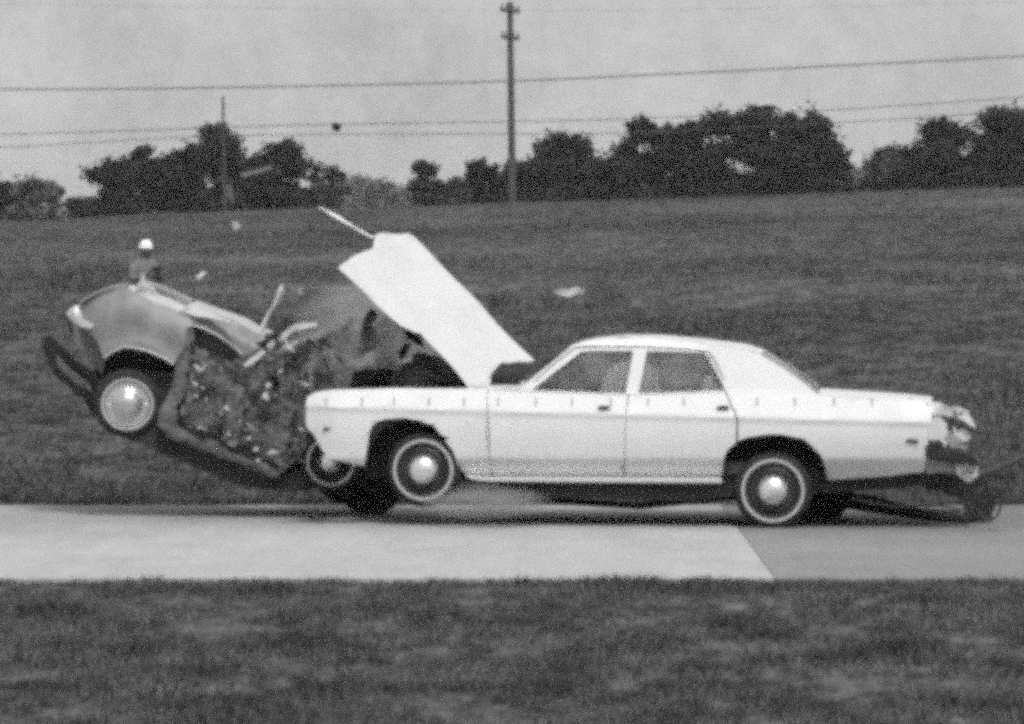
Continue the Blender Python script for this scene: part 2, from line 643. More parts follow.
# ------------------------------------------------------------------ trees
def leaf_cloud(centres, radii, counts, size):
    C_ = []
    for c, r, n in zip(centres, radii, counts):
        v = rng.normal(size=(n, 3))
        v /= np.linalg.norm(v, axis=1)[:, None]
        rad = np.abs(rng.normal(0, 0.55, n)) + 0.12
        C_.append(np.array(c) + v * rad[:, None] * np.array(r))
    P_ = np.concatenate(C_)
    n = len(P_)
    a = rng.normal(size=(n, 3)); a /= np.linalg.norm(a, axis=1)[:, None]
    b = np.cross(a, rng.normal(size=(n, 3))); b /= np.linalg.norm(b, axis=1)[:, None]
    s = size * rng.uniform(0.6, 1.4, n)[:, None]
    V = np.empty((n * 4, 3))
    V[0::4] = P_ - a * s; V[1::4] = P_ + b * s * 0.55; V[2::4] = P_ + a * s; V[3::4] = P_ - b * s * 0.55
    return V, np.arange(n * 4).reshape(-1, 4)

def tree(name, u0, u1, vtop, vbase, d, m, label, cat='tree', leaf=0.16, dens=1.0, shape=None):
    cx = (u0 + u1) / 2
    top = at(cx, vtop, d)
    x = top.x
    zb = terrain(x, d)
    wid = (u1 - u0) / F * d
    zvis = H + (VH - vbase) / F * d
    hgt = top.z - zb
    root = empty(name, (x, d, zb))
    tag(root, label, cat, 'trees and bushes along the ridge')
    # trunk with limbs
    bm = bmesh.new()
    tr = max(0.06, hgt * 0.03)
    tube_bm(bm, [(0, 0, -0.1), (0.03, 0, hgt * 0.3), (0.08 * wid * random.uniform(-1, 1), 0, hgt * 0.6), (0.1 * wid * random.uniform(-1, 1), 0, hgt * 0.9)], tr, 8, True, [tr * 1.3, tr, tr * 0.7, tr * 0.25])
    for k in range(6):
        a = random.uniform(0, 6.28); zz = hgt * random.uniform(0.2, 0.6); L = wid * random.uniform(0.25, 0.42)
        tube_bm(bm, [(0, 0, zz), (math.cos(a) * L * 0.5, math.sin(a) * L * 0.5, zz + L * 0.4), (math.cos(a) * L, math.sin(a) * L, zz + L * 0.6)], 0.04, 5, True, [tr * 0.5, tr * 0.3, tr * 0.1])
    link('trunk', bm, 'bark', root)
    # crown: uneven clumps from the ground up, ragged at the top
    cen, rad, cnt = [], [], []
    nc = int(26 + wid * 5)
    k1, k2, k3 = random.uniform(0, 6.28), random.uniform(0, 6.28), random.uniform(0.75, 1.0)
    for k in range(nc):
        a = random.uniform(0, 6.28)
        t = random.random()
        # outline of the whole crown: leaning, lobed
        env = math.sqrt(max(0.05, 1 - (max(0, t - 0.38) / 0.70) ** 2)) * (0.92 + 0.16 * math.sin(t * 9 + k1))
        rr = wid * 0.5 * env * math.sqrt(random.random()) * 0.92
        cr = random.uniform(0.08, 0.20) * min(wid, hgt * 1.3)
        px_, py_ = math.cos(a) * rr, math.sin(a) * rr * 0.8
        zz = hgt * (0.02 + 0.95 * t) * (1 - 0.10 * (0.5 + 0.5 * math.sin(px_ / wid * 9 + k2)) * k3)
        zz = min(zz, hgt - cr * 0.5)
        cen.append((px_, py_, zz))
        rad.append((cr * random.uniform(0.9, 1.5), cr * 1.1, cr * random.uniform(0.6, 1.0)))
        cnt.append(int(dens * 460 * (cr / 0.7) ** 2 / (leaf / 0.16) ** 2) + 30)
    for k in range(int(8 + wid * 2)):          # leafy skirt down to the grass
        px_ = wid * random.uniform(-0.5, 0.5)
        cr = random.uniform(0.08, 0.14) * wid
        cen.append((px_, random.uniform(-0.45, 0.1) * wid, hgt * random.uniform(0.0, 0.22)))
        rad.append((cr * 1.3, cr, cr)); cnt.append(int(dens * 460 * (cr / 0.7) ** 2 / (leaf / 0.16) ** 2) + 60)
    nc = len(cen)
    # stray sprigs on the outline
    for k in range(int(nc * 1.2)):
        i = random.randrange(nc)
        c = cen[i]; r = rad[i]
        a = random.uniform(0.1, 3.04)
        cen.append((c[0] + math.cos(a) * r[0] * 0.95, c[1], min(hgt * 1.0, c[2] + math.sin(a) * r[2] * 0.95)))
        rad.append((0.26 * leaf / 0.12, 0.2, 0.28)); cnt.append(16)
    V, Fc = leaf_cloud(cen, rad, cnt, leaf)
    V[:, 2] = np.maximum(V[:, 2], -0.05)
    np_mesh('crown', V, Fc, m, root)
    return root

TREES = [
 ('bush', -22, 26, 184, 226, 198, 'leaf_dark', 'dark bush cut off by the left edge of the picture', 'bush', 1),
 ('bush', 14, 62, 180, 226, 194, 'leaf_pale', 'pale grey bush near the left edge beside the dark bush', 'bush', .8),
 ('bush', 60, 94, 202, 222, 197, 'leaf_dark', 'small low dark shrub at the foot of the left tree group', 'bush', 1),
 ('tree', 88, 140, 161, 215, 203, 'leaf_dark', 'leftmost tree of the dark group behind the small car', 'tree', 1),
 ('tree', 120, 172, 150, 214, 206, 'leaf_dark', 'second tree from the left in the left dark group', 'tree', 1),
 ('tree', 158, 212, 146, 212, 204, 'leaf_dark', 'broad dark tree just left of the thin pole', 'tree', 1),
 ('tree', 192, 254, 127, 210, 207, 'leaf_dark', 'tallest tree of the left group, behind the thin pole', 'tree', 1),
 ('tree', 240, 306, 143, 208, 205, 'leaf_dark', 'rounded dark tree at the right of the left group', 'tree', 1),
 ('tree', 296, 350, 163, 205, 240, 'leaf_mid', 'thinner grey tree trailing off right of the left group', 'tree', .7),
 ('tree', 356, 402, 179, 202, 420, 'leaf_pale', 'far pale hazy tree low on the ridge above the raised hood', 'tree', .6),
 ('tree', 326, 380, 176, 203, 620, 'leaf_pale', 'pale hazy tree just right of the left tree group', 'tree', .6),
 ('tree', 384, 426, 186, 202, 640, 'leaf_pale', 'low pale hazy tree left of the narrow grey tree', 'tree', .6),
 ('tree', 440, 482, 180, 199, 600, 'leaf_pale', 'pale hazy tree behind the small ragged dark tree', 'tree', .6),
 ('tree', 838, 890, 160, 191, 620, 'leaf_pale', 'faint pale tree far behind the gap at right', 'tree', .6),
 ('tree', 408, 446, 164, 200, 201, 'leaf_mid', 'narrow grey tree between pale far tree and dark shrubs', 'tree', .8),
 ('bush', 432, 466, 183, 199, 200, 'leaf_mid', 'low grey shrub right of the narrow grey tree', 'bush', .8),
 ('tree', 458, 500, 162, 197, 204, 'leaf_dark', 'small ragged dark tree left of the tall utility pole', 'tree', 1),
 ('tree', 488, 556, 162, 196, 206, 'leaf_dark', 'dark tree at the foot of the tall utility pole', 'tree', 1.1),
 ('tree', 530, 612, 138, 195, 208, 'leaf_dark', 'rounded dark tree right of the tall utility pole', 'tree', 1.1),
 ('bush', 590, 645, 158, 194, 203, 'leaf_dark', 'low dark bush filling the dip left of the big tree clump', 'bush', 1),
 ('tree', 618, 690, 117, 192, 207, 'leaf_dark', 'left tree of the big clump above the sedan roof', 'tree', .75),
 ('tree', 672, 740, 107, 192, 204, 'leaf_dark', 'second tree from the left in the big clump', 'tree', .9),
 ('tree', 728, 802, 104, 191, 206, 'leaf_dark', 'tallest tree of the big clump above the sedan rear window', 'tree', 1.05),
 ('tree', 768, 838, 111, 191, 203, 'leaf_dark', 'rightmost tall tree of the big clump', 'tree', .85),
 ('bush', 806, 850, 143, 191, 202, 'leaf_dark', 'lower dark bush at the right foot of the big clump', 'bush', .9),
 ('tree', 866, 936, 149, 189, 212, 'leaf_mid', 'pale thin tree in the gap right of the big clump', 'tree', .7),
 ('tree', 912, 984, 122, 188, 205, 'leaf_dark', 'dark tree left in the right edge group', 'tree', 1),
 ('tree', 968, 1052, 110, 187, 207, 'leaf_dark', 'dark tree cut off by the right edge of the picture', 'tree', 1),
]
for nm, u0, u1, vt, vb, d, m, lab, cat, dens in TREES:
    u0, u1 = u0 - 1, u1 + 1
    tree(nm, u0, u1, vt, vb, d, m, lab, cat, leaf=0.125 * d / 205, dens=dens)

# ------------------------------------------------------------------ utility poles and wires
def pole(u, v0, v1, d, r, label, arms):
    b = at(u + (v1 - v0) * 0.012, v1, d)
    zb = terrain(b.x, d)
    t = at(u, v0, d)
    root = empty('utility_pole', (b.x, d, zb))
    tag(root, label, 'utility pole')
    hgt = t.z - zb
    tube('shaft', [(0, 0, -0.3), ((t.x - b.x) * 0.5, 0, hgt * 0.5), (t.x - b.x, 0, hgt)], r, 'creosote_wood', root, 12, [r * 1.15, r, r * 0.8])
    for va, L, ang in arms:
        z = H + (VH - va) / F * d - zb
        xx = (t.x - b.x) * z / hgt
        bm = bmesh.new()
        ca, sa = math.cos(ang), math.sin(ang)
        tube_bm(bm, [(xx - ca * L / 2, -sa * L / 2 - r, z), (xx + ca * L / 2, sa * L / 2 - r, z)], 0.075, 4)
        arm = link('crossarm', bm, 'creosote_wood', root, smooth=False)
        for s in (-0.46, -0.18, 0.18, 0.46):
            o = lathe('insulator', [(0, 0.0), (0.05, 0.0), (0.06, 0.06), (0.035, 0.10), (0.05, 0.13), (0.03, 0.18), (0, 0.19)], 'wire', arm, 10)
            o.location = (xx + ca * L * s, sa * L * s - r, z + 0.07)
            o.rotation_euler = (R(90), 0, 0)
    return root
pole(510, 2, 196, 200, 0.145, 'tall dark wooden utility pole with two crossarms', [(11, 2.4, R(72)), (38, 2.0, R(70))])
pole(223, 96, 208, 194, 0.062, 'thin grey pole rising from the left tree group', [(128, 0.5, R(60))])

def wire(pts, d, r, label):
    # smooth curve through the points, at one depth
    P_ = [at(u, v, d) for u, v in pts]
    out = []
    for i in range(len(P_) - 1):
        p0 = P_[max(0, i - 1)]; p1 = P_[i]; p2 = P_[i + 1]; p3 = P_[min(len(P_) - 1, i + 2)]
        for k in range(8):
            t = k / 8
            out.append(0.5 * ((2 * p1) + (p2 - p0) * t + (2 * p0 - 5 * p1 + 4 * p2 - p3) * t * t + (3 * p1 - p0 - 3 * p2 + p3) * t ** 3))
    out.append(P_[-1])
    o = tube('power_line', out, r, 'wire', None, 6)
    tag(o, label, 'wire', 'overhead wires')
wire([(-300, 84), (0, 89), (150, 88.5), (330, 85.5), (510, 81), (700, 72.5), (850, 65), (1024, 56), (1350, 36)], 199.6, 0.035, 'top and thickest overhead wire crossing the tall pole')
wire([(-300, 141), (0, 134.5), (150, 130), (300, 125), (510, 121.5), (640, 118.5), (830, 110), (1024, 97), (1350, 72)], 199.6, 0.024, 'middle overhead wire of the three crossing the sky')
wire([(-300, 160), (0, 147.5), (150, 139), (300, 134.5), (510, 134), (640, 132.5), (830, 123), (1024, 111), (1350, 88)], 199.6, 0.022, 'lowest overhead wire of the three, just above the trees')
wire([(-300, 1), (0, 4), (250, 8), (510, 11), (760, 8), (1024, 2), (1350, -6)], 199.7, 0.006, 'faint thin wire at the top of the tall pole')

# ------------------------------------------------------------------ white sedan
W = 1.94
gp = Vector(((773 - 512) / F * 41.97, 41.97, 0))
SF = Frame(gp, R(5.0))
sedan = empty('sedan', gp, -SF.yaw)
tag(sedan, 'white four-door sedan with hood thrown open, ramming the small car', 'car')

def vcrease(u): return 411 + 0.026 * (u - 470)
def side_c(u, v):
    vc = vcrease(u)
    vl = 458.0
    mm = 42.0 / F
    if v < vc:
        t = (vc - v) * mm
        c = 0.004 + t * 0.45
    elif v < vl:
        t = (v - vc) / (vl - vc)
        c = 0.004 + 0.014 * min(1.0, (v - vc) / 4.0) - 0.012 * math.sin(math.pi * t) + 0.002 * t
    else:
        c = 0.016 + (v - vl) * mm * 0.65
    if u < 345:                       # the nose rounds off
        c += ((345 - u) / 40.0) ** 2 * 0.10
    if u > 895:
        c += ((u - 895) / 40.0) ** 2 * 0.07
    return c
ft = [(306, 403), (308, 396), (316, 392), (330, 390), (400, 388.5), (487.6, 388.5), (486.6, 400), (485.4, 420), (486, 440), (488.6, 460), (491.5, 476.5),
      (482, 476.5), (467, 474), (460, 470.6), (453.6, 452), (442.5, 435), (434, 426), (423, 420), (405, 417.5), (385, 419), (371, 423), (363, 434),
      (361.5, 450), (364, 466), (346, 462), (329, 458), (323, 450), (313, 433), (308, 429), (306, 423)]
fd = [(488.8, 388.5), (530, 390.5), (580, 392.5), (627.6, 394), (624.6, 420), (623.6, 476.8), (493, 476.6), (490.2, 460), (487.6, 440), (487, 420), (488, 400)]
rd = [(629, 394), (638, 393.7), (690, 392), (724, 390.5), (736.4, 418), (736, 442.2), (730.5, 446.5), (726.4, 452), (723.6, 460), (722, 477), (625, 476.8), (626, 420)]
qp = [(725.6, 390.5), (770, 391), (824, 396.5), (858, 399), (902.5, 402), (933, 405), (930, 420), (927, 440), (925.5, 472), (890, 476), (828, 480), (825, 466), (822, 457), (817.5, 450), (811.5, 443.5),
      (804, 439), (794, 435.8), (782, 434.4), (768, 434.3), (757, 435.2), (747, 437.5), (738.4, 441), (738, 418)]
dent = crumple(0.010, 2.2, 3)
fender = panel('front_fender', SF, ft, side_c, 'white_paint', sedan, dv=2.5, far=W, jitter=lambda q: crumple(0.012, 3, 1)(q) if q.x < -3.2 else Vector((0, 0, 0)))
fdoor = panel('front_door', SF, fd, side_c, 'white_paint', sedan, dv=2.5, far=W)
rdoor = panel('rear_door', SF, rd, side_c, 'white_paint', sedan, dv=2.5, far=W)
quarter = panel('quarter_panel', SF, qp, side_c, 'white_paint', sedan, dv=2.5, far=W, jitter=lambda q: crumple(0.03, 3, 5)(q) * min(1, max(0, (q.x - 0.9) / 0.5)))
# dark body shell just behind the seams
prism('body_shell', SF, [(466, 395), (735, 396), (738, 436), (724, 452), (720, 476), (470, 474), (462, 460)], 0.14, W - 0.14, 'gap_black', sedan)
for cc in (-0.012, W - 0.10):
    prism('sill_moulding', SF, [(464, 474.5), (484, 477.2), (600, 477.6), (722, 478), (722, 483.2), (600, 482.6), (484, 481.6), (470, 479.4)], cc + 0.03, cc + 0.10, 'bright_trim', sedan, bevel=0.012)

# greenhouse
def green_c(u, v):
    c = 0.125 + (391 - v) * 42.0 / F * 0.38
    if v < 346:
        c += ((346 - v) / 10) ** 2 * 0.035
    return c
gh = [(519, 389.5), (532, 378.5), (546, 367), (572, 346), (586, 342), (602, 340), (620, 338.8), (640, 338.6), (655, 339.2), (700, 343.5), (741, 348.5), (761, 355), (786, 370),
      (806, 385), (820, 396.5), (780, 392), (726, 391), (718, 374), (709, 355.2), (704, 353.2), (680, 352), (640, 351), (590, 351), (581, 352), (556, 371), (530.5, 391)]
panel('roof_pillar', SF, gh, green_c, 'white_paint', sedan, thick=0.03, dv=4, du=10, far=W)
for side in (0, 1):
    panel('door_pillar', SF, [(633.6, 350), (647, 350), (638.4, 394), (625.6, 394)], lambda u, v: green_c(u, v) - 0.006, 'white_paint', sedan, thick=0.025, far=W if side else None) if side == 0 else None
panel('door_pillar', SF, [(633.6, 350), (647, 350), (638.4, 394), (625.6, 394)], lambda u, v: W - green_c(u, v), 'white_paint', sedan, thick=0.025)
fw = [(529, 392), (555, 371), (581, 350.5), (634.5, 350), (626, 394.5)]
rw = [(646, 350), (705, 352), (711, 355), (726, 392), (637.5, 394.5)]
panel('window', SF, fw, lambda u, v: green_c(u, v) + 0.02, 'window_glass', fdoor, thick=0.004)
panel('window', SF, rw, lambda u, v: green_c(u, v) + 0.02, 'window_glass', rdoor, thick=0.004)
for nm, pl in (('far_window', fw), ('far_window', rw)):
    panel('window', SF, pl, lambda u, v: W - green_c(u, v) - 0.02, 'window_glass', sedan, thick=0.004)
lateral('roof', SF, [(569, 347.5), (578, 344), (590, 341.2), (620, 338.4), (655, 338.6), (700, 342.8), (741, 347.8), (761, 354)], 0.335, W - 0.335, 'white_paint', sedan, crown=0.012)
lateral('windshield', SF, [(519, 389), (546, 367.5), (569, 348)], 0.30, W - 0.30, 'window_glass', sedan, crown=0.02, thick=0.005)
lateral('rear_windscreen', SF, [(761, 355), (785, 370), (805, 385), (818, 395)], 0.30, W - 0.30, 'window_glass', sedan, crown=0.02, thick=0.005)
lateral('trunk_lid', SF, [(818, 396), (858, 398.5), (902.5, 401.5), (931, 404.5), (933, 410)], 0.115, W - 0.115, 'white_paint', sedan, crown=0.022)
lateral('cowl', SF, [(486, 389), (505, 388), (521, 389)], 0.12, W - 0.12, 'white_paint', sedan, crown=0.02)
# drip rail and belt moulding
tube('drip_rail', [SF.p(u, v, green_c(u, v) - 0.012) for u, v in [(534, 380), (556, 361), (574, 347.2), (584, 345.4), (640, 345.2), (690, 348), (709, 350.4), (714, 357), (724, 378)]], 0.009, 'dull_chrome', sedan, 6)
for c_ in (0,):
    tube('belt_moulding', [SF.p(u, v, side_c(u, v) - 0.004) for u, v in [(492, 389.6), (560, 391.8), (628, 394.4), (680, 393), (722, 391.2)]], 0.006, 'bright_trim', sedan, 6)
# handles, lamps
def box(name, fr, u0, v0, u1, v1, c0, c1, m, parent, bevel=0.005):
    return prism(name, fr, [(u0, v0), (u1, v0), (u1, v1), (u0, v1)], c0, c1, m, parent, bevel=bevel)
for (u, dr) in ((604, fdoor), (723, rdoor)):
    cc = side_c(u, 407)
    box('handle', SF, u - 6, 406, u + 6, 408.6, cc - 0.035, cc + 0.012, 'dull_chrome' if 0 else 'gap_black', dr, 0.006)
box('side_marker', SF, 906, 439, 918, 443, side_c(912, 441) - 0.012, 0.06, 'red_lens', sedan)
box('side_marker', SF, 323, 427.5, 331, 431, side_c(327, 429) - 0.012, 0.09, 'red_lens', sedan)
# black measuring ticks stuck along the shoulder
for u in (326, 362, 394, 429, 464, 498, 536, 572, 611, 648, 684, 757, 795, 834, 872, 910):
    cf = lambda a, b: side_c(a, b) - 0.004
    panel('tick_mark', SF, [(u - 0.7, 398), (u + 0.8, 398), (u + 0.5, 406), (u - 0.9, 406)], cf, 'tape_black', sedan, thick=0.003)
# interior
prism('headliner', SF, [(575, 347), (620, 337), (700, 342), (755, 351), (745, 354), (700, 349), (620, 346), (585, 350)], 0.40, W - 0.40, 'interior', sedan)
box('floor', SF, 500, 462, 780, 474, 0.16, W - 0.16, 'interior', sedan)
for c0, c1 in ((0.24, 0.86), (1.08, 1.70)):
    o = prism('front_seat', SF, [(602, 380), (611, 366), (624, 361), (644, 362), (656, 368), (662, 396), (664, 430), (580, 432), (576, 418), (598, 412)], c0, c1, 'seat_cloth', sedan, bevel=0.03)
prism('rear_seat', SF, [(702, 384), (708, 372), (722, 368), (738, 374), (742, 395), (738, 430), (676, 432), (678, 418), (698, 412)], 0.24, W - 0.24, 'seat_cloth', sedan, bevel=0.03)
prism('dashboard', SF, [(520, 390), (548, 386), (558, 392), (556, 410), (520, 410)], 0.16, W - 0.16, 'interior', sedan, bevel=0.02)
bm = bmesh.new()
c0_ = SF.p(566, 392, 0.5)
tube_bm(bm, [c0_ + Vector((0.07 * math.cos(a), 0.19 * math.sin(a), 0.17 * math.cos(a))) for a in [2 * math.pi * k / 24 for k in range(25)]], 0.013, 6, False)
tube_bm(bm, [c0_ + Vector((0, -0.19, 0)), c0_ + Vector((0, 0.19, 0))], 0.012, 6)
tube_bm(bm, [c0_, SF.p(548, 402, 0.5)], 0.02, 6)
link('steering_wheel', bm, 'gap_black', sedan)

# running gear
prism('chassis_frame', SF, [(452, 470), (500, 481), (722, 482), (728, 468), (812, 466), (836, 478), (930, 472), (940, 484), (850, 492), (730, 496), (690, 502), (560, 498), (520, 490), (460, 480)], 0.20, W - 0.20, 'underbody', sedan)
prism('wheel_well', SF, [(364, 440), (375, 425), (405, 419), (430, 424), (446, 442), (456, 462), (456, 478), (368, 478)], 0.42, W - 0.42, 'underbody', sedan)
prism('wheel_well', SF, [(724, 475), (726, 455), (742, 440), (782, 436), (806, 442), (822, 462), (824, 484), (726, 484)], 0.36, W - 0.36, 'underbody', sedan)
for u0, u1 in ((362, 456), (722, 828)):       # inner arch lips, dark liner behind the opening
    a = [((u0 + u1) / 2 + (u1 - u0) / 2 * 0.97 * math.cos(t), (470 if u0 < 500 else 480) - (51 if u0 < 500 else 44) * math.sin(t)) for t in [math.pi * k / 12 for k in range(13)]]
    lateral('wheel_arch_liner', SF, a, 0.075, 0.45, 'underbody', sedan, crown=0.0, n=2, thick=0.006)

def wheel(fr, parent, u, v, c, rt, style, flip=False, tilt=0.0, yaw=0.0, wd=0.20):
    root = bpy.data.objects.new('wheel', None)
    COL.objects.link(root)
    root.parent = parent
    root.location = fr.p(u, v, c)
    root.rotation_euler = (0, random.uniform(0, 6), yaw + (math.pi if flip else 0)) if not tilt else (tilt, 0, yaw)
    k = rt
    # outer face looks to -y
    lathe('tyre', [(k * .58, 0.012), (k * .64, -0.012), (k * .80, -0.022), (k * .93, -0.004), (k * .985, 0.02), (k, 0.05), (k, wd - 0.05), (k * .95, wd), (k * .7, wd + 0.015), (k * .56, wd - 0.02)], 'tyre_rubber', root, 44)
    if style == 'sedan':
        lathe('whitewall', [(k * .73, -0.0215), (k * .735, -0.0255), (k * .80, -0.0262), (k * .805, -0.0222)], 'whitewall', root, 44)
        lathe('rim', [(k * .60, -0.008), (k * .57, -0.014), (k * .54, 0.004), (k * .42, 0.02), (k * .30, 0.01), (0, 0.01)], 'steel_rim', root, 40)
        lathe('hubcap', [(k * .40, 0.012), (k * .40, -0.008), (k * .385, -0.03), (k * .33, -0.062), (k * .25, -0.085), (k * .15, -0.099), (k * .07, -0.105), (0, -0.106)], 'chrome', root, 36)
    else:
        lathe('whitewall', [(k * .68, -0.017), (k * .685, -0.0245), (k * .75, -0.0268), (k * .755, -0.021)], 'whitewall', root, 44)
        hc = lathe('hubcap', [(k * .66, -0.004), (k * .64, -0.022), (k * .60, -0.018), (k * .52, -0.012), (k * .44, -0.022), (k * .38, -0.045), (k * .30, -0.07), (k * .2, -0.088), (k * .1, -0.097), (0, -0.10)], 'wheel_cover', root, 40)
        for q in range(10):
            a = 2 * math.pi * q / 10
            b2 = bmesh.new()
            tube_bm(b2, [(math.cos(a) * k * .40, -0.010, math.sin(a) * k * .40), (math.cos(a) * k * .56, -0.010, math.sin(a) * k * .56)], 0.008, 6)
            link('rib', b2, 'dull_chrome', hc)
        lathe('rim', [(k * .60, 0.03), (k * .3, 0.05), (0, 0.05)], 'steel_rim', root, 30)
    return root
wheel(SF, sedan, 423.5, 469.8, 0.07, 0.335, 'sedan', yaw=R(-4))
wheel(SF, sedan, 773, 490.5, 0.09, 0.345, 'sedan')
wheel(SF, sedan, 372, 478, W - 0.10, 0.335, 'sedan', flip=True)
wheel(SF, sedan, 816, 486, W - 0.12, 0.345, 'sedan', flip=True)
tube('rear_axle', [SF.p(773, 490, 0.3), SF.p(794, 486, 1.0), SF.p(816, 485, W - 0.3)], 0.06, 'underbody', sedan)
tube('front_axle', [SF.p(423, 470, 0.28), SF.p(400, 472, 1.0), SF.p(372, 478, W - 0.3)], 0.05, 'underbody', sedan)
tube('exhaust_pipe', [SF.p(540, 500, 1.2), SF.p(640, 506, 1.1), SF.p(720, 498, 1.0), SF.p(800, 494, 1.0), SF.p(870, 508, 1.0), SF.p(960, 514, 0.9)], 0.03, 'underbody', sedan)

# hood thrown open and twisted
def hood_c(u, v):
    # 0 on the near edge (338,268)-(470,389), 1 on the far edge (410,232)-(534,362)
    ax, ay, bx, by = 338, 268, 470, 389
    nx, ny = (by - ay), -(bx - ax)
    L = math.hypot(nx, ny)
    dist = ((u - ax) * nx + (v - ay) * ny) / L
    far_ = ((410 - ax) * nx + (232 - ay) * ny) / L
    t = dist / far_
    along = ((u - ax) * (bx - ax) + (v - ay) * (by - ay)) / L / L
    return 0.20 + 1.40 * t + 0.035 * math.sin(along * 9) * t + 0.05 * math.sin(along * 3.1)
hd = [(338, 268), (356, 256), (371, 248), (373, 237), (380, 235), (387, 238.5), (396, 233), (409, 232), (414, 235), (434, 257), (456, 281), (500, 327), (534, 362), (512, 361), (501, 363.5), (493, 371), (488.6, 381), (487.5, 391),
      (470, 390), (445, 362), (421, 334.5), (414, 333), (400.5, 326), (370, 298)]
hood = panel('hood', SF, hd, hood_c, 'hood_paint', sedan, thick=0.03, du=9, dv=8, jitter=crumple(0.03, 2.6, 2))
tube('trim_strip', [SF.p(u, v, 1.0) for u, v in [(373, 238), (355, 228), (336, 217), (319, 207)]], 0.012, 'light_metal', hood, 6, [0.014, 0.010, 0.022, 0.006])
box('hinge', SF, 472, 386, 486, 396, 0.16, 0.24, 'hood_paint', hood)
panel('cowl_void', SF, [(487, 391), (488.5, 381), (493, 371), (503, 364), (518, 361.5), (534, 362.5), (527, 374), (518, 386), (510, 391)], lambda u, v: 0.45 + ((u - 512) / 30) ** 2 * 0.3 + ((v - 378) / 20) ** 2 * 0.25, 'underbody', sedan, thick=0.02)  # dark sheet put in for the shaded hollow under the hood

# engine bay
prism('engine', SF, [(392, 372), (410, 366), (440, 360), (462, 372), (468, 400), (462, 440), (400, 440), (388, 410)], 0.55, 1.30, 'engine_metal', sedan, bevel=0.03, nseg=3, jit=0.02)
lathe('air_cleaner', [(0, -0.07), (0.16, -0.07), (0.18, -0.05), (0.18, 0.02), (0.15, 0.05), (0, 0.05)], 'gap_black', sedan, 28, SF.p(432, 362, 0.9), (R(90), R(18), 0))
prism('firewall', SF, [(478, 390), (484, 390), (482, 470), (476, 470)], 0.12, W - 0.12, 'underbody', sedan)
panel('radiator', SF, [(350, 372), (392, 366), (400, 380), (394, 430), (352, 430)], lambda u, v: 0.9 + (u - 370) * 0.012, 'engine_metal', sedan, thick=0.05, jitter=crumple(0.06, 5, 1))
prism('battery', SF, [(440, 376), (462, 376), (462, 396), (440, 396)], 0.80, 1.0, 'gap_black', sedan, bevel=0.008)
for k, pts in enumerate(([(400, 386), (412, 372), (430, 376), (452, 384)], [(396, 384), (404, 366), (420, 360), (436, 370), (446, 386)], [(410, 388), (424, 380), (440, 386)])):
    tube('hose', [SF.p(u, v, 0.4 + 0.1 * k) for u, v in pts], 0.022, 'gap_black', sedan, 8)
# crushed front bumper and grille, mostly hidden
panel('grille', SF, [(312, 400), (352, 398), (356, 440), (330, 452), (318, 436)], lambda u, v: 0.55 + (u - 312) * 0.02, 'engine_metal', sedan, thick=0.03, jitter=crumple(0.07, 6, 8))
prism('front_bumper', SF, [(314, 436), (330, 438), (340, 452), (334, 458), (322, 452)], 0.20, W - 0.2, 'dull_chrome', sedan, bevel=0.02, nseg=6, jit=0.02)

# wrecked tail
cr = crumple(0.035, 7, 4)
panel('tail_corner', SF, [(928, 419), (940, 417), (947, 424), (949, 440), (945, 447.5), (938, 441), (929, 440)], lambda u, v: 0.05 + (u - 928) * 0.002, 'bright_trim', sedan, thick=0.02, jitter=crumple(0.004, 8, 4), du=5, dv=4)
panel('torn_trunk_edge', SF, [(928, 403), (944, 404), (958, 407), (968, 411), (974, 420), (976.5, 428), (968, 424), (956, 419), (946, 416), (934, 416)], lambda u, v: 0.12 + (u - 930) * 0.012, 'white_paint', sedan, thick=0.015, jitter=cr, du=5, dv=4)
panel('tail_panel', SF, [(930, 415), (972, 424), (980, 446), (974, 462), (930, 462)], lambda u, v: 0.26 + (u - 930) * 0.014, 'engine_metal', sedan, thick=0.02, jitter=cr, du=6, dv=5)
panel('tail_lamp', SF, [(953, 426), (966, 430), (971, 437), (966, 442), (955, 437)], lambda u, v: 0.22 + (u - 930) * 0.012, 'lamp_glass', sedan, thick=0.03, jitter=crumple(0.01, 9, 2), du=6, dv=5)
panel('tail_lamp', SF, [(949, 431), (960, 439), (968, 450), (950, 446)], lambda u, v: 0.2 + (u - 930) * 0.012, 'dull_chrome', sedan, thick=0.02, jitter=crumple(0.01, 9, 3), du=6, dv=5)
prism('rear_bumper', SF, [(924, 444), (944, 447), (976, 456), (977, 464), (950, 461), (924, 457)], 0.05, 0.35, 'underbody', sedan, bevel=0.015, nseg=4, jit=0.015)
panel('bumper_bracket', SF, [(953, 462), (966, 458), (978, 464), (980, 476), (966, 482), (957, 474)], lambda u, v: 0.05 + (u - 950) * 0.006, 'dull_chrome', sedan, thick=0.02, jitter=crumple(0.03, 9, 6), du=5, dv=5)
panel('valance', SF, [(926, 458), (952, 460), (956, 472), (926, 473)], lambda u, v: 0.10, 'compact_paint', sedan, thick=0.015, jitter=crumple(0.02, 7, 9), du=6, dv=4)
panel('hanging_bumper', SF, [(880, 478), (930, 472), (962, 474), (986, 482), (994, 500), (991, 520), (976, 525), (962, 520), (964, 500), (946, 488), (900, 488)], lambda u, v: 0.35 + (u - 880) * 0.006, 'gap_black', sedan, thick=0.06, jitter=crumple(0.05, 6, 3), du=8, dv=6)
tube('tail_pipe', [SF.p(u, v, 0.7) for u, v in [(842, 496), (870, 500), (900, 508), (930, 516), (968, 519)]], 0.045, 'underbody', sedan)
tube('brace_rod', [SF.p(u, v, 0.4) for u, v in [(850, 498), (890, 506), (940, 506), (974, 512)]], 0.012, 'bent_sheet', sedan, 6)
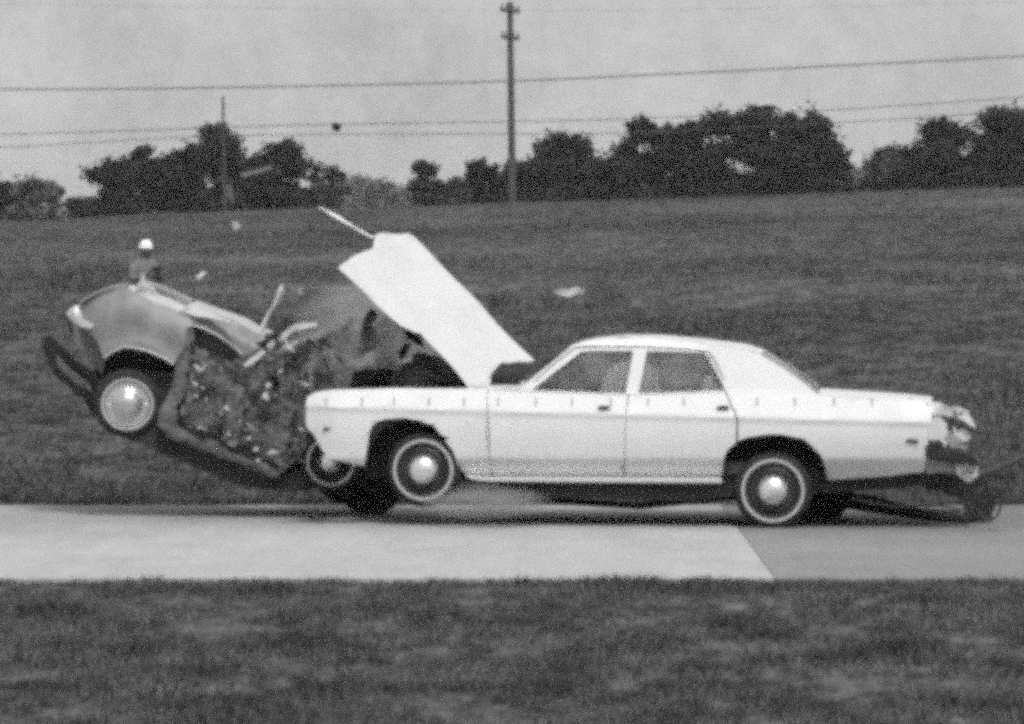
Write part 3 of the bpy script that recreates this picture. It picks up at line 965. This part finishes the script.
tube('brace_rod', [SF.p(u, v, 0.9) for u, v in [(836, 506), (880, 512), (930, 519), (975, 519)]], 0.02, 'underbody', sedan, 6)

# tow cable off the tail
bm = bmesh.new()
pts = [at(u, v, 41.6) for u, v in [(978, 474), (990, 471), (1004, 465), (1024, 457), (1060, 446), (1160, 424)]]
tube_bm(bm, pts, 0.022, 8)
pts = [at(989 + 12 * math.cos(a), 501 + 19 * math.sin(a), 41.6 + 0.12 * math.sin(a * 2)) for a in [R(-150) + R(300) * k / 24 for k in range(25)]]
tube_bm(bm, pts, 0.012, 6)
tag(link('tow_cable', bm, 'wire', None), 'dark cable trailing off to the right from the sedan tail', 'cable')

# ------------------------------------------------------------------ small wrecked car
go = Vector(((200 - 512) / F * 43.3, 43.3, 0))
PF = Frame(go, R(1.5))
comp = empty('compact_car', go, -PF.yaw)
tag(comp, 'small dark wrecked car thrown nose-up with crushed rear', 'car')
WC = 1.56
def comp_c(u, v):
    c = 0.02
    # fender crown: rounds away towards its top edge, and to the nose
    top = 287 + max(0, (125 - u)) * 0.35 + max(0, (u - 140)) * 0.45
    t = max(0, 1 - (v - top) / 34)
    c += 0.16 * t * t
    c += max(0, (105 - u) / 40) ** 2 * 0.35
    # flare round the wheel arch
    r = math.hypot(u - 134, v - 385)
    c -= 0.035 * math.exp(-((r - 40) / 7) ** 2)
    return c
cf_ = [(67, 314), (72, 308), (80, 303.5), (98, 294), (112, 289.5), (126, 288), (156, 302), (186, 313), (192, 322), (188, 340), (174, 364.5), (164, 358), (155, 354), (147, 350.5), (139, 348.7), (130, 347.2), (122, 347.4),
       (111, 352.5), (104, 358.5), (101, 350), (97, 340), (91, 331), (82, 326), (73, 322)]
cfen = panel('front_fender', PF, cf_, comp_c, 'compact_paint', comp, thick=0.012, du=6, dv=4, far=WC, jitter=crumple(0.012, 4, 2))
tube('arch_lip', [PF.p(u, v, comp_c(u, v) - 0.004) for u, v in [(104, 358.5), (111, 352.5), (122, 347.4), (130, 347), (139, 348.7), (147, 350.5), (155, 354), (164, 358), (174, 364.5)]], 0.011, 'compact_pale', comp, 6)
# headlamp bezel and lamp
panel('headlamp_bezel', PF, [(66, 313), (72, 307), (80, 304.5), (81, 312), (83, 319), (94, 325), (92, 329), (82, 327), (73, 323)], lambda u, v: comp_c(u, v) - 0.03, 'light_metal', comp, thick=0.03, du=4, dv=4)
lathe('headlamp', [(0.085, 0.0), (0.08, -0.03), (0.05, -0.05), (0, -0.055)], 'lamp_glass', comp, 24, PF.p(77, 315, 0.30), (0, 0, R(-70)))
prism('grille', PF, [(66, 316), (74, 324), (90, 345), (84, 346), (68, 330)], 0.35, WC - 0.3, 'engine_metal', comp, bevel=0.01)
# hood (buckled, its sunlit edge painted pale) and collapsed roof
lateral('hood', PF, [(80, 302), (98, 292.5), (112, 288), (126, 286.5)], 0.18, WC - 0.18, 'compact_paint', comp, crown=0.03)
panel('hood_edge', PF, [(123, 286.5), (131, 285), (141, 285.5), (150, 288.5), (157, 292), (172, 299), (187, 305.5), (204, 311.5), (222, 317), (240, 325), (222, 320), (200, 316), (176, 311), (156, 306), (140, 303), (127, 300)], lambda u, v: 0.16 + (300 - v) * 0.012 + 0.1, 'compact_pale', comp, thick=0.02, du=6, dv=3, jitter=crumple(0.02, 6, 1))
lateral('windshield', PF, [(141, 286), (156, 291), (172, 298.5), (187, 305)], 0.30, WC - 0.2, 'window_glass', comp, crown=0.04, thick=0.006)
panel('metal_shard', PF, [(135, 290), (140, 282), (143, 272), (146, 281), (153, 287), (160, 293), (148, 292)], lambda u, v: 0.35, 'light_metal', comp, thick=0.008, du=5, dv=5)
rf = [(180, 312), (187, 306), (200, 311), (223, 318), (238, 324), (250, 330), (262, 334), (268, 342), (258, 350), (246, 356), (241, 354), (230, 343), (217, 335), (205, 329), (196, 326), (186, 325), (177, 327), (178, 318)]
panel('roof_side', PF, rf, lambda u, v: 0.10 + max(0, (335 + (u - 230) * 0.5 - v)) * 0.008, 'compact_paint', comp, thick=0.02, du=6, dv=4, jitter=crumple(0.02, 6, 9))
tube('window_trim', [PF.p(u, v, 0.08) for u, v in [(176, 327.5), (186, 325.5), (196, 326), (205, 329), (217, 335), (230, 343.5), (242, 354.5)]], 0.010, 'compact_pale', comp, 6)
lateral('roof', PF, [(187, 305.5), (200, 310.5), (223, 317.5), (238, 323.5), (252, 331), (264, 336)], 0.25, WC - 0.15, 'compact_pale', comp, crown=0.02, jit=0.015)  # sunlit top put in as a paler colour than the sides
panel('window', PF, [(179, 328), (196, 327), (217, 336), (240, 354), (232, 362), (214, 357), (192, 346), (184, 338)], lambda u, v: 0.16, 'steel_rim', comp, thick=0.01)
# bent front door post and sill
panel('door_post', PF, [(182, 330), (192, 326), (194, 336), (190, 356), (186, 384), (178, 408), (176, 424), (164, 432), (157, 424), (161, 410), (170, 392), (176, 368), (180, 350)], lambda u, v: 0.015 + abs(u - (192 - (v - 330) * 0.24)) * 0.004, 'bent_sheet', comp, thick=0.04, du=4, dv=4, jitter=lambda q: crumple(0.022, 8, 3)(q) + crumple(0.016, 25, 1)(q), angle=18)
panel('sill', PF, [(160, 424), (174, 425), (196, 434), (214, 442), (236, 454), (256, 461), (276, 470), (280, 475), (270, 477), (248, 467.5), (226, 458.5), (208, 451), (186, 442.5), (166, 436)], lambda u, v: 0.01 + max(0, v - (440 + (u - 190) * 0.42)) * 0.008, 'bent_sheet', comp, thick=0.04, du=5, dv=3, jitter=lambda q: crumple(0.02, 8, 4)(q) + crumple(0.014, 25, 1)(q), angle=18)
dp = [(194, 342), (214, 357), (232, 362), (246, 356), (262, 348), (284, 352), (304, 372), (308, 400), (308, 436), (296, 462), (280, 472), (256, 460), (236, 452), (214, 440), (180, 424), (182, 404), (188, 380)]
panel('door', PF, dp, lambda u, v: 0.06 + 0.04 * math.sin(u * 0.09 + v * 0.05), 'door_trim', comp, thick=0.05, du=5, dv=5, jitter=lambda q: crumple(0.05, 6, 7)(q) + crumple(0.035, 17, 2)(q), angle=15)
panel('sill_gap_shade', PF, [(178, 420), (200, 428), (224, 438), (250, 450), (276, 464), (278, 470), (250, 458), (222, 447), (198, 437), (176, 428)], lambda u, v: 0.012, 'gap_black', comp, thick=0.02, du=6, dv=4, jitter=crumple(0.02, 9, 2))  # black strip painted in as the shade between door and sill
# crushed rear body
panel('rear_quarter', PF, [(258, 350), (272, 344), (296, 340), (318, 346), (330, 360), (336, 392), (330, 420), (326, 444), (308, 452), (292, 466), (282, 440), (290, 400), (276, 376)], lambda u, v: 0.16 + 0.06 * math.sin(u * 0.2), 'torn_metal', comp, thick=0.02, du=6, dv=6, jitter=crumple(0.11, 5, 5), angle=20)
panel('rear_deck', PF, [(322, 352), (340, 332), (352, 318), (372, 322), (390, 312), (402, 326), (418, 340), (428, 360), (434, 384), (380, 388), (330, 386)], lambda u, v: 0.95 + 0.004 * (u - 330), 'torn_metal', comp, thick=0.02, du=7, dv=6, jitter=crumple(0.16, 3.5, 11), angle=20)
panel('torn_roof_strip', PF, [(243, 364), (252, 357), (262, 350), (266, 352), (258, 360), (246, 367)], lambda u, v: 0.0, 'light_metal', comp, thick=0.012, du=5, dv=4)
panel('torn_roof_strip', PF, [(268, 344), (278, 335), (292, 326), (304, 323), (317, 321.5), (318, 326), (304, 328.5), (292, 332), (280, 341), (270, 349)], lambda u, v: 0.02, 'light_metal', comp, thick=0.015, du=5, dv=4, jitter=crumple(0.02, 8, 1))
panel('torn_roof_strip', PF, [(274, 352), (290, 342), (308, 336), (328, 330), (327, 334), (308, 341), (292, 348), (278, 357)], lambda u, v: 0.06, 'compact_pale', comp, thick=0.015, du=5, dv=4, jitter=crumple(0.03, 8, 2))
panel('torn_roof_strip', PF, [(256, 342), (272, 336), (284, 332), (276, 344), (262, 352)], lambda u, v: 0.12, 'gap_black', comp, thick=0.015, du=5, dv=4, jitter=crumple(0.03, 8, 6))
tube('bent_pillar', [PF.p(u, v, 0.5) for u, v in [(262, 330), (268, 316), (275, 303), (281, 291), (282, 285)]], 0.022, 'light_metal', comp, 8, [0.026, 0.024, 0.018, 0.03, 0.012])
# underside, front bumper, suspension
prism('underbody', PF, [(108, 372), (176, 372), (186, 428), (280, 474), (330, 470), (336, 486), (290, 492), (240, 486), (196, 468), (160, 454), (150, 446), (128, 440)], 0.12, WC - 0.12, 'underbody', comp)
prism('wheel_well', PF, [(100, 362), (122, 350), (150, 355), (176, 368), (172, 420), (128, 400)], 0.26, WC - 0.26, 'gap_black', comp)
prism('shaded_front', PF, [(72, 322), (92, 328), (106, 358), (102, 374), (86, 358), (75, 342)], 0.17, WC - 0.17, 'bent_sheet', comp)  # darker colour stands in for shade on the lower front fender
panel('front_bumper', PF, [(42, 340), (50, 336), (62, 348), (80, 364), (100, 378), (108, 398), (96, 402), (78, 394), (60, 382), (48, 366)], lambda u, v: 0.16 + (110 - u) * 0.010, 'underbody', comp, thick=0.10, du=8, dv=8, jitter=crumple(0.03, 5, 1))
panel('bumper_strip', PF, [(56, 354), (72, 370), (90, 384), (92, 392), (74, 382), (58, 366)], lambda u, v: 0.12 + (110 - u) * 0.010, 'torn_metal', comp, thick=0.02, du=8, dv=8)
lateral('rear_floor', PF, [(282, 440), (310, 448), (345, 452)], 0.2, WC - 0.1, 'underbody', comp, crown=0.02, jit=0.03)
wheel(PF, comp, 127.5, 404, 0.07, 0.315, 'compact', tilt=R(5), yaw=R(3), wd=0.16)
wheel(PF, comp, 331, 461.5, 0.05, 0.275, 'sedan', tilt=R(-6), yaw=R(-4), wd=0.16)
wheel(PF, comp, 118, 392, WC - 0.06, 0.305, 'compact', flip=True, wd=0.16)
wheel(PF, comp, 345, 470, WC - 0.06, 0.30, 'compact', flip=True, wd=0.16)
tube('drive_shaft', [PF.p(150, 430, 0.75), PF.p(240, 472, 0.75), PF.p(330, 465, 0.75)], 0.05, 'underbody', comp)
# small bright tears and rivets over the door
for u, v, a, b in ((198, 368, 9, 3), (196, 384, 4, 2.4), (203, 388, 3, 2), (196, 396, 4, 2.4), (206, 399, 2.5, 2), (199, 428, 4, 2), (228, 434, 3, 2.6), (249, 438, 3.4, 4), (256, 449, 5, 4), (258, 460, 3, 3), (240, 421, 2, 2),
                   (268, 385, 5, 5), (281, 371, 3, 5), (305, 384, 9, 2.5)):
    ang = random.uniform(-0.5, 0.8)
    pl = []
    for k in range(6):
        t = 2 * math.pi * k / 6 + random.uniform(-0.3, 0.3)
        x, y = math.cos(t) * a * 0.6, math.sin(t) * b * 0.6
        pl.append((u + x * math.cos(ang) - y * math.sin(ang), v + x * math.sin(ang) + y * math.cos(ang)))
    panel('torn_fragment', PF, pl, lambda a_, b_: -0.03, 'light_metal', comp, thick=0.012, du=30, dv=30)

rs = random.Random(5)
for k in range(120):
    # torn sheet over the open side and the crushed rear
    if k < 84: u, v = rs.uniform(190, 306), rs.uniform(352, 462)
    else: u, v = rs.uniform(262, 345), rs.uniform(330, 400)
    if v > 425 + (u - 180) * 0.42 or (u < 235 and v < 362): continue
    a = rs.uniform(0, 3.14); L = rs.uniform(4, 20); b = rs.uniform(1.2, 5.0)
    pl = [(u + math.cos(a) * L * 0.5, v + math.sin(a) * L * 0.5), (u - math.sin(a) * b, v + math.cos(a) * b), (u - math.cos(a) * L * 0.5, v - math.sin(a) * L * 0.5), (u + math.sin(a) * b * rs.uniform(0, 0.8) - math.cos(a) * L * 0.2, v - math.cos(a) * b * rs.uniform(0, 0.8))]
    c0 = rs.uniform(-0.06, 0.04); sl = rs.uniform(-0.012, 0.012); sk_ = rs.uniform(-0.012, 0.012)
    panel('torn_fragment', PF, pl, lambda a_, b_, u=u, v=v: c0 + (a_ - u) * sl + (b_ - v) * sk_, rs.choice(['bent_sheet', 'bent_sheet', 'torn_metal', 'gap_black', 'gap_black', 'gap_black', 'compact_paint', 'compact_pale']), comp, thick=0.006, du=40, dv=40, smooth=False)
for k in range(26):
    # splintered metal and wiring at the sedan tail
    u, v = rs.uniform(936, 984), rs.uniform(412, 500)
    if u < 940 and v < 440: continue
    a = rs.uniform(0, 3.14); L = rs.uniform(4, 13); b = rs.uniform(1.2, 4)
    pl = [(u + math.cos(a) * L * 0.5, v + math.sin(a) * L * 0.5), (u - math.sin(a) * b, v + math.cos(a) * b), (u - math.cos(a) * L * 0.5, v - math.sin(a) * L * 0.5), (u + math.sin(a) * b * 0.5, v - math.cos(a) * b * 0.5)]
    c0 = rs.uniform(0.02, 0.3); sl = rs.uniform(-0.012, 0.012)
    panel('torn_fragment', SF, pl, lambda a_, b_, u=u: c0 + (a_ - u) * sl, rs.choice(['bent_sheet', 'bent_sheet', 'gap_black', 'gap_black', 'torn_metal'] if v < 465 else ['gap_black', 'bent_sheet', 'underbody']), sedan, thick=0.006, du=40, dv=40, smooth=False)
for k in range(9):
    u, v = rs.uniform(935, 980), rs.uniform(440, 500)
    pts = [SF.p(u, v, 0.3)]
    for q in range(6):
        u += rs.uniform(-9, 11); v += rs.uniform(-4, 9)
        pts.append(SF.p(u, min(v, 519), 0.3 + rs.uniform(-0.2, 0.2)))
    tube('loose_wire', pts, 0.008, 'wire', sedan, 5)

# ------------------------------------------------------------------ flying debris
def debris(name, pl, d, m, label, thick=0.03, cat='debris', seed=1, amp=0.03):
    us = [p[0] for p in pl]; vs = [p[1] for p in pl]
    o_ = at(sum(us) / len(us), sum(vs) / len(vs), d)
    fr = Frame((o_.x, d, o_.z), 0)
    # at() uses world z; keep the frame at the debris
    ob = panel(name, fr, pl, lambda u, v: (u - us[0]) * 0.004 * (1 if seed % 2 else -1), m, None, thick=thick, du=4, dv=4, jitter=crumple(amp, 7, seed))
    ob.location = fr.O
    tag(ob, label, cat, 'wreckage thrown through the air')
debris('metal_fragment', [(553, 291), (562, 288.5), (578, 288), (585, 290), (583, 294), (570, 296), (557, 295.5)], 50, 'light_metal', 'pale flat fragment in the air above the sedan windshield', 0.06, seed=3)
debris('metal_fragment', [(196, 277), (204, 271), (208, 273), (200, 280)], 45, 'light_metal', 'small white fragment in the air beside the person', 0.02, seed=2)
debris('metal_strip', [(240, 173), (256, 170), (271, 166), (272, 170), (256, 174), (241, 177)], 47, 'compact_paint', 'pale metal strip flying in front of the left trees', 0.02, seed=4, amp=0.01)
debris('metal_fragment', [(232, 222), (238, 221), (242, 225), (236, 229)], 46, 'compact_pale', 'small grey fragment in the air below the thin pole', 0.02, seed=5)
debris('metal_fragment', [(227, 186), (231, 184), (233, 196), (233, 205), (229, 200)], 52, 'bent_sheet', 'grey fragment in the air against the left trees', 0.02, seed=6)
debris('metal_fragment', [(331, 125), (335, 122.5), (340, 124), (341.5, 128), (337, 132), (332, 130)], 46, 'gap_black', 'small dark lump in the sky on the wires', 0.06, seed=7, amp=0.01)
debris('metal_fragment', [(362, 326), (366, 316), (371, 308), (377, 314), (373, 324), (366, 333)], 44.3, 'gap_black', 'dark chunk in the air left of the raised hood', 0.05, seed=8)
debris('metal_fragment', [(397, 352), (404, 345), (410, 346), (406, 356), (399, 361)], 44.1, 'gap_black', 'small dark chunk under the raised hood above the fender', 0.04, seed=9)
debris('metal_fragment', [(402, 332), (412, 328), (421, 335), (423, 348), (414, 344), (405, 340)], 44.2, 'gap_black', 'dark chunk against the lower edge of the raised hood', 0.04, seed=10)
debris('glass_fragment', [(297, 288), (301, 286), (302, 292), (298, 294)], 44, 'compact_pale', 'tiny grey fragment right of the bent upright pillar', 0.02, seed=11)

# ------------------------------------------------------------------ person in the field
def skin_mesh(name, chains, m, parent, sub=2):
    """chains: list of (points, radii); all welded where points coincide"""
    verts, rad, edges, key = [], [], [], {}
    for pts, rs in chains:
        prev = None
        for p, r in zip(pts, rs):
            k = tuple(round(c, 4) for c in p)
            if k not in key:
                key[k] = len(verts); verts.append(p); rad.append(r)
            i = key[k]
            if prev is not None and prev != i: edges.append((prev, i))
            prev = i
    me = bpy.data.meshes.new(name)
    me.from_pydata(verts, edges, [])
    me.materials.append(MATS[m])
    o = bpy.data.objects.new(name, me)
    COL.objects.link(o)
    o.parent = parent
    sk = o.modifiers.new('skin', 'SKIN')
    sk.use_smooth_shade = True
    for i, sv in enumerate(me.skin_vertices[0].data):
        sv.radius = (rad[i], rad[i])
        sv.use_root = (i == 0)
    sb = o.modifiers.new('sub', 'SUBSURF')
    sb.levels = sub; sb.render_levels = sub
    return o

def person():
    d = 77.0
    b = at(143, 300, d)
    zb = terrain(b.x, d)
    root = empty('person', (b.x, d, zb), R(-58))     # local +x = the way the person faces, image right and a little towards us
    root.scale = (1.0, 1.0, 0.955)
    tag(root, 'person in white cap and grey jacket standing in the field holding a camera', 'person')
    pel = (0, 0, 0.92)
    ch = [([pel, (0.01, 0, 1.10), (0.03, 0, 1.28), (0.05, 0, 1.40), (0.07, 0, 1.50), (0.085, 0, 1.56)], [0.17, 0.165, 0.18, 0.15, 0.06, 0.055])]
    ch[0][0].extend([(0.10, 0, 1.63), (0.105, 0, 1.70)]); ch[0][1].extend([0.092, 0.085])
    for s in (-1, 1):
        ch.append(([(0.05, 0, 1.40), (0.04, s * 0.17, 1.40), (0.10, s * 0.25, 1.14), (0.30, s * 0.14, 1.24), (0.37, s * 0.09, 1.29)], [0.15, 0.10, 0.072, 0.055, 0.04]))
        ch.append(([pel, (0, s * 0.10, 0.86), (0.03, s * 0.12, 0.48), (-0.02, s * 0.13, 0.09), (0.14, s * 0.15, 0.05)], [0.15, 0.10, 0.068, 0.048, 0.045]))
    skin_mesh('body', ch, 'cloth_jacket', root)
    # head features, hands, cap, camera
    skin_mesh('head', [([(0.095, 0, 1.56), (0.105, 0, 1.62), (0.11, 0, 1.69), (0.10, 0, 1.73)], [0.065, 0.088, 0.096, 0.08]), ([(0.11, 0, 1.69), (0.20, 0, 1.655), (0.225, 0, 1.64)], [0.096, 0.025, 0.014]),
                       ([(0.11, 0, 1.69), (0.10, 0.095, 1.66)], [0.096, 0.022]), ([(0.11, 0, 1.69), (0.10, -0.095, 1.66)], [0.096, 0.022])], 'skin', root, 2)
    for s in (-1, 1):
        hc = [([(0.37, s * 0.09, 1.29), (0.41, s * 0.075, 1.31), (0.44, s * 0.07, 1.33)], [0.034, 0.036, 0.03])]
        for f in range(4):
            hc.append(([(0.44, s * 0.07, 1.33), (0.465, s * (0.085 - f * 0.012), 1.35 - f * 0.018), (0.48, s * (0.06 - f * 0.006), 1.355 - f * 0.018), (0.475, s * (0.035 - f * 0.004), 1.35 - f * 0.018)], [0.03, 0.01, 0.009, 0.008]))
        hc.append(([(0.41, s * 0.075, 1.31), (0.42, s * 0.035, 1.345), (0.44, s * 0.03, 1.36)], [0.036, 0.011, 0.009]))
        skin_mesh('hand', hc, 'skin', root, 1)
    lathe('cap', [(0, -0.13), (0.06, -0.12), (0.092, -0.085), (0.105, -0.03), (0.11, 0.0), (0.128, 0.008), (0.105, 0.012), (0, 0.01)], 'helmet_white', root, 24, (0.10, 0, 1.70), (R(-90), 0, 0))
    bm = bmesh.new()
    bmesh.ops.create_cube(bm, size=1, matrix=Matrix.Translation((0.50, 0, 1.335)) @ Matrix.Diagonal((0.07, 0.15, 0.09, 1)))
    bmesh.ops.bevel(bm, geom=bm.edges[:], offset=0.008, segments=2, affect='EDGES')
    tube_bm(bm, [(0.53, 0, 1.335), (0.60, 0, 1.335)], 0.032, 12)
    co = link('camera', bm, 'camera_black')
    co.scale = root.scale; co.location = root.location; co.rotation_euler = root.rotation_euler
    tag(co, 'small dark camera held by the person in the field', 'camera')
person()

# ------------------------------------------------------------------ haze
def dust(u, v, d, su, sv, sy, dens, label, seed):
    c = at(u, v, d)
    bm = bmesh.new()
    bmesh.ops.create_icosphere(bm, subdivisions=3, radius=1.0)
    o = link('dust_cloud', bm, 'dirt')
    o.location = c
    o.scale = (su / F * d, sy, sv / F * d)
    m = bpy.data.materials.new('dust')
    m.use_nodes = True
    t = m.node_tree
    t.nodes.clear()
    out = t.nodes.new('ShaderNodeOutputMaterial')
    pv = t.nodes.new('ShaderNodeVolumePrincipled')
    pv.inputs['Color'].default_value = (0.8, 0.8, 0.8, 1)
    tc = t.nodes.new('ShaderNodeTexCoord')
    ln = t.nodes.new('ShaderNodeVectorMath'); ln.operation = 'LENGTH'
    t.links.new(tc.outputs['Object'], ln.inputs[0])
    fall = t.nodes.new('ShaderNodeMapRange')
    fall.inputs['From Min'].default_value = 1.0; fall.inputs['From Max'].default_value = 0.2
    t.links.new(ln.outputs['Value'], fall.inputs['Value'])
    n = t.nodes.new('ShaderNodeTexNoise')
    n.inputs['Scale'].default_value = 2.2; n.inputs['Detail'].default_value = 3
    mp = t.nodes.new('ShaderNodeMapping'); mp.inputs['Location'].default_value = (seed, seed, 0)
    t.links.new(tc.outputs['Object'], mp.inputs[0]); t.links.new(mp.outputs[0], n.inputs['Vector'])
    nr = t.nodes.new('ShaderNodeMapRange')
    nr.inputs['From Min'].default_value = 0.35; nr.inputs['From Max'].default_value = 0.65
    t.links.new(n.outputs['Fac'], nr.inputs['Value'])
    mu = t.nodes.new('ShaderNodeMath'); mu.operation = 'MULTIPLY'
    t.links.new(fall.outputs[0], mu.inputs[0]); t.links.new(nr.outputs[0], mu.inputs[1])
    m2 = t.nodes.new('ShaderNodeMath'); m2.operation = 'MULTIPLY'; m2.inputs[1].default_value = dens
    t.links.new(mu.outputs[0], m2.inputs[0])
    t.links.new(m2.outputs[0], pv.inputs['Density'])
    t.links.new(pv.outputs[0], out.inputs['Volume'])
    o.data.materials.clear(); o.data.materials.append(m)
    tag(o, label, 'dust', kind='stuff')
dust(372, 340, 44.8, 92, 66, 0.6, 5.0, 'cloud of dust and spray behind the raised hood', 2.0)
dust(486, 502, 42.1, 72, 20, 0.45, 7.0, 'low puff of dust behind the sedan front wheel', 5.0)

bm = bmesh.new()
bmesh.ops.create_cube(bm, size=1, matrix=Matrix.Translation((0, 900, 10)) @ Matrix.Diagonal((1800, 2200, 24, 1)))
hz = link('haze', bm, 'dirt', smooth=False)
hm = bpy.data.materials.new('haze_air')
hm.use_nodes = True
t = hm.node_tree
t.nodes.clear()
o_ = t.nodes.new('ShaderNodeOutputMaterial')
pv = t.nodes.new('ShaderNodeVolumePrincipled')
pv.inputs['Color'].default_value = (0.9, 0.9, 0.9, 1)
pv.inputs['Density'].default_value = 0.0003
t.links.new(pv.outputs[0], o_.inputs['Volume'])
hz.data.materials.clear()
hz.data.materials.append(hm)
tag(hz, kind='stuff')
